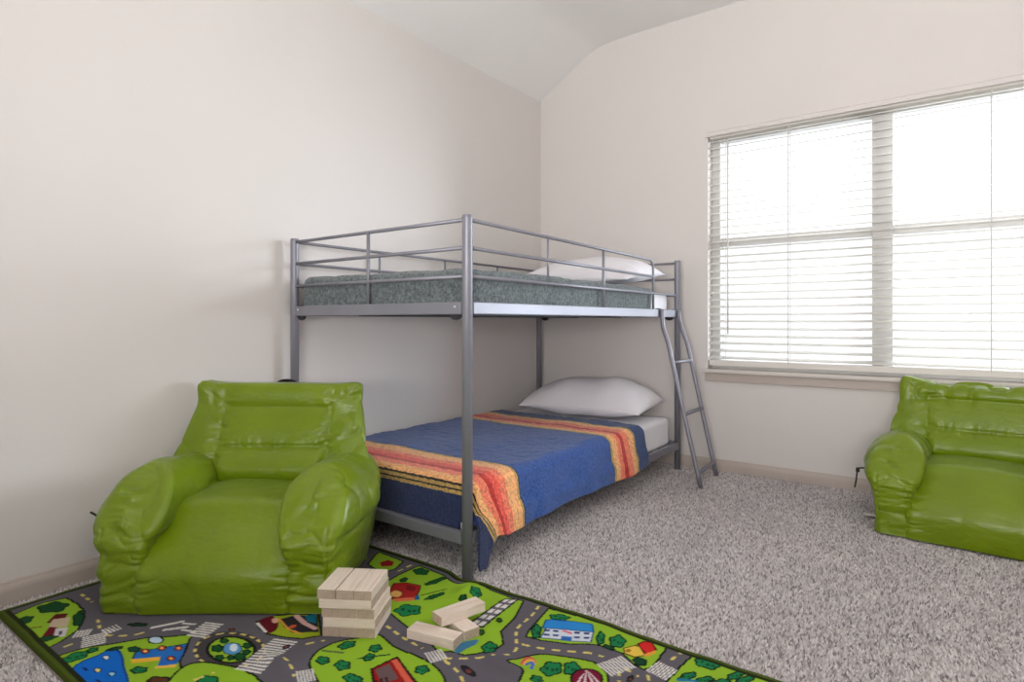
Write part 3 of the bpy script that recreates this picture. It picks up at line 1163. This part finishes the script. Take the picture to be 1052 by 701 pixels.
# ------------------------------------------------------------------ soft shapes
def cube_grid(n):
    """a closed grid cube, vertices in -1..1, welded"""
    a = np.linspace(-1, 1, n + 1)
    key, V, Fq = {}, [], []

    def vid(p):
        k = (round(p[0] * 1e5), round(p[1] * 1e5), round(p[2] * 1e5))
        if k not in key:
            key[k] = len(V)
            V.append(p)
        return key[k]
    for ax in range(3):
        for s in (-1, 1):
            ids = np.zeros((n + 1, n + 1), int)
            for i in range(n + 1):
                for j in range(n + 1):
                    p = [0, 0, 0]
                    p[ax] = s
                    p[(ax + 1) % 3] = a[i]
                    p[(ax + 2) % 3] = a[j]
                    ids[i, j] = vid(tuple(p))
            for i in range(n):
                for j in range(n):
                    q = (ids[i, j], ids[i + 1, j], ids[i + 1, j + 1], ids[i, j + 1])
                    Fq.append(q if s > 0 else q[::-1])
    return np.array(V, float), np.array(Fq)


CG = {}


def cgrid(n):
    if n not in CG:
        CG[n] = cube_grid(n)
    return CG[n][0].copy(), CG[n][1]


def superround(p, e):
    """round a cube towards a superellipsoid of exponent e (scalar or per-vertex)"""
    inf = np.max(np.abs(p), 1)
    nk = np.sum(np.abs(p) ** e, 1) ** (1 / e)
    return p * (inf / nk)[:, None]


def vnormals(V, Fq):
    n = np.zeros_like(V)
    a = V[Fq[:, 2]] - V[Fq[:, 0]]
    b = V[Fq[:, 3]] - V[Fq[:, 1]]
    fn = np.cross(a, b)
    for k in range(4):
        np.add.at(n, Fq[:, k], fn)
    return n / (np.linalg.norm(n, axis=1, keepdims=True) + 1e-12)


def sstep(a, b, x):
    t = np.clip((x - a) / (b - a), 0, 1)
    return t * t * (3 - 2 * t)


def soften(V, Fq, k=1):
    """simple Laplacian passes"""
    for _ in range(k):
        s = np.zeros_like(V)
        c = np.zeros(len(V))
        for i in range(4):
            a, b = Fq[:, i], Fq[:, (i + 1) % 4]
            np.add.at(s, a, V[b])
            np.add.at(c, a, 1)
        V = V * .5 + s / c[:, None] * .5
    return V


def rbox(P, half, r):
    """cube grid -> box with rounded edges of radius r"""
    half = np.array(half, float)
    V = P * half
    core = np.clip(V, -(half - r), half - r)
    d = V - core
    return core + d * (np.max(np.abs(d), 1) / np.maximum(np.linalg.norm(d, axis=1), 1e-9))[:, None]


def billow(p, seed):
    """soft pillows parted by sharp creases, about -1..1"""
    return 1.9 * np.minimum(np.abs(vnoise(p, seed)) * 1.6, 1) ** .65 - 1.0


def gather(V, d, width, freq, seed, along=2):
    """puckers square to a seam: d = distance to it"""
    k = V * np.array([5.0, 5.0, 5.0])
    k[:, along] = V[:, along] * freq + .9 * vnoise(V * 9, seed + 5)
    a = billow(k, seed)
    k2 = k * 1.0
    k2[:, along] *= 1.9
    b = billow(k2, seed + 11)
    return np.exp(-(np.abs(d) / width) ** 1.5) * (.8 * a + .45 * b)


def seat_cushion(seed):
    P, Fq = cgrid(80)
    V = rbox(P, (.236, .250, .175), .030)
    x, y, z = V.T
    y = y - .075                      # front face at -.325
    z = z + .115                      # sinks 6 cm below 0, then rests flat
    yn = np.clip(-(y + .075) / .25, -1, 1)
    up = sstep(.02, .29, z)
    cx = np.cos(np.clip(x / .25, -1, 1) * PI / 2)
    y = y + .125 * np.clip((z - .10) / .19, 0, 1) ** 1.8 * np.clip(yn, 0, 1) ** 1.5
    z = z - .040 * up * np.clip(yn, 0, 1) ** 4 + .014 * cx * up - .010 * up * (1 - cx)
    y = y - .014 * np.clip(yn, 0, 1) ** 2 * cx * np.sin(np.clip(z / .26, 0, 1) * PI)
    V = np.stack([x, y, z], 1)
    N = vnormals(V, Fq)
    d = .226 - np.abs(x)
    w = .0095 * gather(V, d, .036, 32, seed) * sstep(.24, .18, z) * sstep(.0, .04, z)
    w += .005 * vnoise(np.stack([x * 6, y * 5, z * 6], 1), seed + 1)
    w += .0022 * billow(np.stack([x * 5, y * 5, z * 8], 1), seed + 2)
    V = V + N * w[:, None]
    V[:, 2] = np.maximum(V[:, 2], 0)
    return V, Fq


def armrest(side, seed):
    P, Fq = cgrid(110)
    V = rbox(P, (.070, .268, .235), .030)
    x, y, z = V.T
    z = z + .175                      # top at .41
    y = y - .055                      # front face at -.323
    xn = np.clip(x / .070, -1, 1)
    yf = np.clip((.213 - y) / .536, 0, 1)       # 1 at the front, 0 at the back
    # the bolster leans back above the gathered panel, with a fully round crown
    y = y + .175 * np.clip((z - .19) / .22, 0, 1) ** 1.6 * yf ** 1.5
    y = y - .012 * np.exp(-((z - .22) / .07) ** 2) * yf ** 3
    crown = np.sqrt(np.clip(1 - (np.clip(z - .285, 0, None) / .128) ** 2, .02, 1))
    # the round end of the bolster narrows a little towards the viewer
    fat = (1 + .32 * sstep(.15, .27, z)) * crown
    x = .281 + x * fat - .014 * sstep(.15, .28, z) * (xn < 0) * np.abs(xn) + .052 * np.sin(np.clip(z / .43, 0, 1) * PI) ** .8 * np.clip(xn, 0, 1) * (.14 + .86 * np.sin(np.clip(yf * 1.05, 0, 1) * PI))
    x = x - .020 * np.clip((y - .10) / .16, 0, 1) ** 2 * np.clip(xn, 0, 1)
    z = z * (1 - .07 * (1 - yf) * sstep(.25, .41, z))
    V = np.stack([x, y, z], 1)
    N = vnormals(V, Fq)
    fr = sstep(.74, .93, yf)
    lo = sstep(.27, .21, z) * sstep(.0, .05, z)
    w = .0105 * fr * lo * (gather(V, x - .226, .030, 34, seed) + .6 * gather(V, x - .325, .045, 30, seed + 2))
    # tucked line where the round end of the bolster joins the panel, folds above it
    sz = .222 + .016 * np.sin(x * 34 + seed) + .006 * np.sin(x * 90)
    w -= .0045 * np.exp(-((z - sz) / .008) ** 2) * sstep(.60, .85, yf)
    hi = sstep(.20, .25, z) * sstep(.42, .34, z)
    w += .0115 * hi * sstep(.50, .80, yf) * gather(V, x - .285, .035, 34, seed + 3)
    w += .0045 * billow(np.stack([x * 8, y * 10, z * 10], 1), seed + 12) * sstep(.16, .26, z)
    # vertical corner seam to the outer side, puckered
    w -= .004 * np.exp(-((x - .340) / .006) ** 2) * fr * (z < .25)
    big = np.stack([x * 6, y * 7, z * 8], 1)
    w += .007 * billow(big, seed + 5) * sstep(.2, .8, xn) * sstep(.03, .12, z)
    w += .0035 * billow(V * np.array([9, 9, 22]), seed + 6) * fr * lo
    w += .004 * vnoise(V * 8, seed + 9)
    V = V + N * w[:, None]
    V[:, 2] = np.maximum(V[:, 2], 0)
    if side < 0:
        V[:, 0] *= -1
        Fq = Fq[:, ::-1]
    return V, Fq


def backrest(seed, droop=0.0):
    P, Fq = cgrid(110)
    H = .634
    V = rbox(P, (.33, .09, (H + .05) / 2), .028)
    z = V[:, 2] + (H + .05) / 2 - .05
    h = np.clip(z / H, 0, 1)
    xn = V[:, 0] / .33
    yn = V[:, 1] / .09
    hw = .312 + .056 * sstep(.92, .45, h) - .018 * sstep(.30, .0, h)
    x = xn * hw
    front = .085 + .112 * sstep(.42, 1.0, h)
    back = .275 + .022 * np.sin(h * PI) * (1 - xn ** 2)
    back = back - .135 * np.abs(xn) ** 4 * sstep(.95, .5, h) - .03 * np.abs(xn) ** 6
    y = front + (yn * .5 + .5) * (back - front)
    fr = np.clip(-yn, 0, 1) ** 2
    p1, p2 = .409, .547
    u = np.where(z < p2, np.clip((z - p1) / (p2 - p1), 0, 1), np.clip((z - p2) / (H - p2), 0, 1))
    inb = sstep(.215, .195, np.abs(x))
    bulge = .012 * np.sin(u * PI) * (z > p1) + .034 * np.sin(np.clip((z - .27) / (p1 - .27), 0, 1) * PI) * (z <= p1)
    y = y - fr * bulge * sstep(.215, .17, np.abs(x))
    y = y - fr * .008 * np.sin(np.clip((np.abs(x) - .205) / .11, 0, 1) * PI) * (z > .3)
    z = z - droop * (1 - np.abs(xn) ** 3) * sstep(.8, 1.0, h)
    z = z + .012 * np.abs(xn) ** 8 * sstep(.85, 1.0, h)
    V = np.stack([x, y, z], 1)
    N = vnormals(V, Fq)
    g = lambda d, s: np.exp(-(d / s) ** 2)
    groove = .009 * g(z - p1, .005) * inb + .003 * g(z - p2, .0035) * inb
    groove += .004 * g(np.abs(x) - .205, .004) * (z > .30) * sstep(.575, .555, z)
    dl = (np.abs(x) - .205) - (z - .56) * 1.35
    groove += .004 * g(dl, .005) * (z > .557)
    w = -groove * fr
    w += .008 * fr * gather(V, np.abs(x) - .205, .036, 30, seed) * (z > .3) * (z < .59)
    w += .0055 * fr * billow(np.stack([x * 9 + z * 5, y * 9, z * 15 - np.abs(x) * 8], 1), seed + 3) * sstep(.20, .27, np.abs(x))
    w += .004 * fr * gather(V, z - p1, .025, 26, seed + 2, 0) * inb
    w += .0065 * sstep(.6, .95, np.abs(xn)) * billow(np.stack([x * 7, y * 8, z * 11], 1), seed + 4)
    if droop:
        w += .010 * sstep(.76, .95, h) * billow(np.stack([x * 14, y * 6, z * 14], 1), seed + 6)
    w += .004 * vnoise(V * 6, seed + 8)
    V = V + N * w[:, None]
    V[:, 2] = np.maximum(V[:, 2], 0)
    return V, Fq


def beanbag(label, loc, rz, seed, droop, cord, handle, sc=1.0):
    t = thing('bean_bag_chair', label, 'bean bag chair', loc, rz, 'green bean bag armchairs')
    V, Fq = seat_cushion(seed)
    mesh_obj('seat_cushion', V * sc, Fq, M['green'], t, True)
    for s in (-1, 1):
        V, Fq = armrest(s, seed + 20 + s)
        mesh_obj('armrest', V * sc, Fq, M['green'], t, True)
    V, Fq = backrest(seed + 40, droop)
    mesh_obj('backrest', V * sc, Fq, M['green'], t, True)
    if cord:
        tube('drawstring', catmull(cord, 6), .0035, M['cord'], t, 8)
        c = cord[len(cord) // 2]
        bm = bmesh.new()
        add_box(bm, (c[0] - .007, c[1] - .007, c[2] - .010), (c[0] + .007, c[1] + .007, c[2] + .010), .003, 2)
        bm_obj('cord_toggle', bm, M['cord'], t)
    m, pts = handle
    tube('carry_handle', catmull(pts, 8), .012, m, t, 10, 4.0, .28)
    return t


beanbag('green bean bag armchair on the play rug beside the left wall', (.437, -.402, RUG_TOP + .003), PSI, 3, 0.0,
        [(-.36, -.16, .165), (-.405, -.155, .195), (-.44, -.15, .212), (-.465, -.145, .232), (-.495, -.14, .246)],
        (M['cord'], [(-.065, .285, .59), (-.055, .30, .615), (-.03, .305, .632), (.01, .305, .632), (.035, .30, .615), (.045, .285, .59)]))
rb = beanbag('green bean bag armchair on bare carpet beneath the window sill', (2.50, 1.645, .003), math.radians(-4), 11, .028,
             [(-.36, -.20, .232), (-.40, -.20, .236), (-.418, -.20, .225), (-.424, -.20, .18), (-.43, -.20, .145)],
             (M['green'], [(-.105, .24, .55), (-.10, .25, .578), (-.070, .262, .590), (.005, .262, .590), (.035, .25, .578), (.04, .24, .55)]), .968)
bm = bmesh.new()
add_box(bm, (-.415, -.105, .004), (-.355, -.075, .008), .001, 1)
tg = bm_obj('care_tag', bm, M['tag'], rb)


# ------------------------------------------------------------------ mattresses, bedding
def soft_block(name, lo, hi, e, mat, n=40, amp=.003, seed=1, parent=None):
    P, Fq = cgrid(n)
    sz = np.array(hi) - np.array(lo)
    # round only by a fixed radius: clamp-and-offset
    r = e
    half = sz / 2
    V = P * half
    core = np.clip(V, -(half - r), half - r)
    dlt = V - core
    inf = np.max(np.abs(dlt), 1)
    nrm = np.linalg.norm(dlt, axis=1)
    V = core + dlt * (inf / np.maximum(nrm, 1e-9))[:, None]
    V = V + (np.array(hi) + np.array(lo)) / 2
    N = vnormals(V, Fq)
    V = V + N * (amp * vnoise(V * 9, seed))[:, None]
    loc = ((lo[0] + hi[0]) / 2, (lo[1] + hi[1]) / 2, lo[2])
    return mesh_obj(name, V, Fq, mat, parent, True, loc if parent is None else None)


def resample(P, half, r):
    return P


def mattress(label, lo, hi, seed):
    o = soft_block('mattress', lo, hi, .03, M['sheet'], 60, .0035, seed)
    tag(o, label, 'mattress', 'bunk mattresses')
    return o


mattress('white sheeted mattress on the lower bunk under the striped blanket', (.085, .032, .134), (1.030, 1.915, .306), 5)
mattress('white sheeted mattress on the upper bunk under the grey plush blanket', (.093, .040, .933), (1.020, 1.915, 1.055), 6)


def lower_blanket():
    x0, xe, ye, y1 = .095, 1.012, .053, 1.452
    top = .3165
    drop_s, drop_f, rad = .232, .222, .035
    ns, nt = 170, 250
    ss = np.linspace(0, (xe - x0) + drop_s, ns)
    tt = np.linspace(ye - drop_f, y1, nt)
    Sg, Tg = np.meshgrid(ss, tt, indexing='ij')
    ds = np.maximum(Sg - (xe - x0), 0)
    dt = np.maximum(ye - Tg, 0)
    X = np.minimum(Sg, xe - x0) + x0
    Y = np.maximum(Tg, ye)
    r = np.hypot(ds, dt)
    phi = np.arctan2(dt, np.maximum(ds, 1e-9))
    # rounded shoulder then hang
    arc = rad * PI / 2
    a = np.clip(r / arc, 0, 1) * PI / 2
    out = rad * np.sin(a) + np.clip(r - arc, 0, None) * .16 * np.cos(phi) ** 2
    dn = rad * (1 - np.cos(a)) + np.clip(r - arc, 0, None) * .985
    only_f = np.sin(phi)
    out_s = out + .014 * sstep(0, .06, r)
    X = X + np.where(r > 0, np.cos(phi) ** .7 * out_s, 0)
    Y = Y - np.where(r > 0, np.sin(phi) * np.minimum(out, .026), 0)
    # towards the corner the cloth swings along the long side as it falls,
    # and the corner itself folds back behind the post
    kf = sstep(.03, .24, r)
    X0, Y0 = X.copy(), Y.copy()
    swing = .085 * kf * np.exp(-np.maximum(Tg - ye, 0) / .10)
    Y = Y + np.where(ds > 0, swing * np.clip(np.cos(phi) * 1.6, 0, 1), 0)
    q1 = np.clip(phi / (PI * .32), 0, 1)
    q2 = np.clip((phi - PI * .32) / (PI * .18), 0, 1)
    cor = (dt > 0) & (ds > 0)
    Xc = (xe + out_s.max() * 0 + (.040 + .036 * kf) * (1 - q2 ** 2) * sstep(0, .05, r))
    Yc = ye + .085 * kf * (1 - q1) - .030 * q1 * (1 - q2) - q2 * np.minimum(out, .026)
    X = np.where(cor, X0 * (1 - kf) + Xc * kf, X)
    Y = np.where(cor, Y0 * (1 - kf) + Yc * kf, Y)
    Z = top - dn * (1 + .22 * np.where(cor, np.sin(2 * phi) ** 2, 0))
    P = np.stack([X.ravel(), Y.ravel(), Z.ravel()], 1)
    wav = .004 * vnoise(np.stack([Sg.ravel() * 7, Tg.ravel() * 7, 0 * Sg.ravel()], 1), 21)
    wav += .0022 * vnoise(np.stack([Sg.ravel() * 40, Tg.ravel() * 40, 0 * Sg.ravel()], 1), 22)
    P[:, 2] += wav * (r.ravel() < .01) + .002
    hang = sstep(.03, .18, ds.ravel())
    P[:, 0] += hang * (.007 * np.sin(Tg.ravel() * 17) + .006 * vnoise(np.stack([Tg.ravel() * 11, Sg.ravel() * 4, 0 * Sg.ravel()], 1), 23))
    P[:, 2] += hang * .012 * vnoise(np.stack([Tg.ravel() * 5, 0 * Sg.ravel(), 0 * Sg.ravel()], 1), 24)
    P[:, 2] = np.maximum(P[:, 2], .016)
    side = (ds.ravel() > 0) & (phi.ravel() < PI * .33) & (P[:, 2] < .20)
    P[side, 0] = np.maximum(P[side, 0], 1.0765 + .010 * sstep(.20, .165, P[side, 2]))
    cut = (cor & (phi > PI * .32)).ravel() & (P[:, 2] < .172)
    idx = np.arange(ns * nt).reshape(ns, nt)
    q = np.stack([idx[:-1, :-1], idx[1:, :-1], idx[1:, 1:], idx[:-1, 1:]], -1).reshape(-1, 4)
    q = q[~cut[q].any(1)]
    loc = (.55, .75, .3)
    o = mesh_obj('blanket', P, q, M['stripe'], None, True, loc)
    uv = o.data.uv_layers.new(name='UVMap')
    li = np.zeros(len(o.data.loops), np.int32)
    o.data.loops.foreach_get('vertex_index', li)
    Lt = (Tg.ravel() + .22) / 1.69
    uvs = np.stack([Sg.ravel()[li], Lt[li]], 1).astype(np.float32)
    uv.data.foreach_set('uv', uvs.ravel())
    md = o.modifiers.new('thickness', 'SOLIDIFY')
    md.thickness = .007
    md.offset = 1.0
    tag(o, 'blue plush blanket with orange and red stripes on the lower bunk', 'blanket', 'bunk blankets')


lower_blanket()


def upper_blanket():
    P, Fq = cgrid(84)
    lo, hi = np.array((.074, .021, .912)), np.array((1.040, 1.648, 1.074))
    half = (hi - lo) / 2
    r = .032
    V = P * half
    core = np.clip(V, -(half - r), half - r)
    dlt = V - core
    V = core + dlt * (np.max(np.abs(dlt), 1) / np.maximum(np.linalg.norm(dlt, axis=1), 1e-9))[:, None]
    V = V + (hi + lo) / 2
    low = (V[:, 2] < .9475) | (V[:, 1] > 1.612)
    N = vnormals(V, Fq)
    V = V + N * (.0035 * vnoise(V * 8, 31) + .0025 * vnoise(V * 24, 32) + .001)[:, None]
    V[:, 2] += .010 * np.abs(vnoise(V * np.array([5, 3, 0]), 33)) * sstep(1.0, 1.06, V[:, 2]) * sstep(1.42, 1.2, V[:, 1])
    Fq = Fq[~low[Fq].any(1)]
    used = np.unique(Fq)
    remap = np.zeros(len(V), int)
    remap[used] = np.arange(len(used))
    V, Fq = V[used], remap[Fq]
    o = mesh_obj('blanket', V, Fq, M['upper_blanket'], None, True, (.55, .8, 1.0))
    md = o.modifiers.new('thickness', 'SOLIDIFY')
    md.thickness = .004
    md.offset = -1.0
    tag(o, 'grey green plush blanket covering the upper bunk mattress', 'blanket', 'bunk blankets')


upper_blanket()


def pillow(label, loc, rz, hx, hy, hz, seed, tilt=0.0):
    n = 64
    P, Fq = cgrid(n)
    u, v, w = P.T
    # flat pouch: edges meet in a seam, corners pinched into ears
    U = u * (1 - .06 * (1 - v ** 2) * 0 + 0) 
    prof = np.clip((1 - np.abs(u) ** 2.6), 0, 1) ** .62 * np.clip((1 - np.abs(v) ** 2.6), 0, 1) ** .62
    side = np.maximum(np.abs(u), np.abs(v)) >= .999
    x = u * hx * (1 - .05 * (1 - np.abs(u)) * 0 - .055 * (1 - v ** 2) * np.abs(u) ** 3 * -1 - .06 * np.abs(u) ** 2 * (1 - np.abs(v)) * 1)
    y = v * hy * (1 - .07 * np.abs(v) ** 2 * (1 - np.abs(u)))
    z = w * (hz * prof + .003)
    V = np.stack([x, y, z], 1)
    N = vnormals(V, Fq)
    edge = sstep(.55, 1.0, np.maximum(np.abs(u), np.abs(v)))
    wr = .013 * prof * vnoise(np.stack([x * 7, y * 7, z * 3], 1), seed) + .006 * edge * ridge(np.stack([x * 16, y * 16, z * 2], 1), seed + 1) * prof
    V = V + N * wr[:, None]
    # belly rests on the mattress
    V[:, 2] = np.where(V[:, 2] < 0, V[:, 2] * .8, V[:, 2] * 1.1)
    V[:, 2] += .03 * (np.abs(u) ** 3 + np.abs(v) ** 3) * -.5
    V[:, 2] += tilt * np.clip(v, -1, 1) * .5 + abs(tilt) * .2
    V[:, 2] -= np.min(V[:, 2])
    o = mesh_obj('pillow', V, Fq, M['pillow'], None, True)
    o.location = loc
    o.rotation_euler = (0, 0, rz)
    tag(o, label, 'pillow', 'bunk pillows')
    return o


pillow('plump white pillow on the lower bunk beyond the striped blanket', (.60, 1.715, .3125), math.radians(5), .385, .232, .112, 51, .03)
pillow('white pillow on the upper bunk partly behind the guard rail', (.60, 1.66, 1.083), math.radians(-3), .40, .235, .090, 61, .05)


# ------------------------------------------------------------------ wooden blocks
BL, BW, BT = .150, .050, .0262


def block_mesh():
    bm = bmesh.new()
    add_box(bm, (-BL / 2, -BW / 2, 0), (BL / 2, BW / 2, BT), .0014, 2)
    bmesh.ops.recalc_face_normals(bm, faces=bm.faces)
    me = bpy.data.meshes.new('wooden_block')
    bm.to_mesh(me)
    bm.free()
    me.materials.append(M['wood'])
    return me


BLK = block_mesh()


def block(label, loc, rz, group, rx=0.0, ry=0.0):
    o = bpy.data.objects.new('wooden_block', BLK)
    o.location = loc
    o.rotation_euler = (rx, ry, rz)
    COL.objects.link(o)
    return tag(o, label, 'toy block', group)


def blocks():
    yaw = math.radians(31)
    cx, cy = 1.022, -.440
    ex = np.array([math.cos(yaw), math.sin(yaw)])
    ey = np.array([-math.sin(yaw), math.cos(yaw)])
    grp = 'blocks stacked into a tower'
    layer = ['bottom', 'second lowest', 'middle', 'second highest', 'top']
    shift = [(0, 0), (0.002, -.001), (-.003, .001), (-.009, .001), (-.010, -.004)]
    gap = [.0, .0, .0, .0035, .0012]
    for i in range(5):
        z = RUG_TOP + i * (BT + .0003)
        along = (i % 2 == 0)      # planks running away from the viewer
        for k in (-1, 0, 1):
            o = k * (BW + gap[i] + .0004)
            sx, sy = shift[i]
            if along:
                d = np.array([cx, cy]) + ex * (o + sx) + ey * sy
                if i == 4 and k == -1:
                    d = d - ex * .003
                block('pale wooden block, %s plank of the %s layer of the block tower' % (['left', 'centre', 'right'][k + 1], layer[i]),
                      (d[0], d[1], z), yaw + PI / 2, grp)
            else:
                d = np.array([cx, cy]) + ey * (o + sy) + ex * (sx + .001 * k)
                block('pale wooden block, %s plank of the %s layer of the block tower' % (['front', 'centre', 'rear'][k + 1], layer[i]),
                      (d[0], d[1], z), yaw, grp)
    g2 = 'loose blocks on the rug'
    block('loose wooden block lying flat on the printed road, nearest the viewer', (1.262, -.372, RUG_TOP), math.radians(11.5), g2)
    block('loose wooden block on the rug half hidden beneath the leaning block', (1.268, -.286, RUG_TOP), math.radians(-15), g2)
    block('loose wooden block resting on top of the two others', (1.262, -.270, RUG_TOP + BT + .0006), math.radians(75), g2)


blocks()


# ------------------------------------------------------------------ light
def lights():
    w = bpy.data.worlds.new('sky')
    SC.world = w
    w.use_nodes = True
    nt = w.node_tree
    bg = nt.nodes['Background']
    bg.inputs['Color'].default_value = (0.92, 0.96, 1.0, 1)
    bg.inputs['Strength'].default_value = 1.4

    def area(name, loc, rot, sx, sy, power, col):
        d = bpy.data.lights.new(name, 'AREA')
        d.shape = 'RECTANGLE'
        d.size, d.size_y = sx, sy
        d.energy = power
        d.color = col
        o = bpy.data.objects.new(name, d)
        o.location = loc
        o.rotation_euler = rot
        COL.objects.link(o)
        return o
    # daylight arriving at the window from the sky outside
    def aim(o, to):
        o.rotation_euler = (Vector(to) - o.location).to_track_quat('-Z', 'Y').to_euler()
    aim(area('daylight_window', (2.3, YW + 1.6, 3.75), (0, 0, 0), 3.4, 1.6, 230, (.92, .96, 1.0)), (1.8, 0.3, .4))
    aim(area('daylight_window_side', (4.6, YW + 2.4, 1.5), (0, 0, 0), 2.0, 2.4, 480, (.84, .92, 1.0)), (1.0, .4, 1.0))
    # added fill, aimed up through the added rear window to brighten the ceiling
    aim(area('rear_fill', (2.55, YF - .85, .75), (0, 0, 0), 2.2, 1.2, 300, (1.0, .97, .95)), (2.2, .2, 2.9))
    d = bpy.data.lights.new('fill_point', 'POINT')  # added fill light behind the camera; no lamp stands here
    d.energy = 11
    d.shadow_soft_size = .2
    d.color = (1.0, .95, .89)
    o = bpy.data.objects.new('fill_point', d)
    o.location = (2.75, -2.2, 1.85)
    COL.objects.link(o)


lights()

# ------------------------------------------------------------------ camera
cd = bpy.data.cameras.new('camera')
cd.sensor_fit = 'HORIZONTAL'
cd.sensor_width = 36.0
cd.lens = 36.0 * F_PX / 1052
cd.shift_y = -(350.5 - VH) / 1052
cd.clip_start = .02
cam = bpy.data.objects.new('camera', cd)
cam.location = CAM.tolist()
cam.rotation_euler = (PI / 2, 0, PSI)
COL.objects.link(cam)
SC.camera = cam

SC.view_settings.view_transform = 'Standard'
SC.view_settings.look = 'None'
SC.view_settings.exposure = 0.0
SC.view_settings.gamma = 1.0
SC.view_settings.use_curve_mapping = False
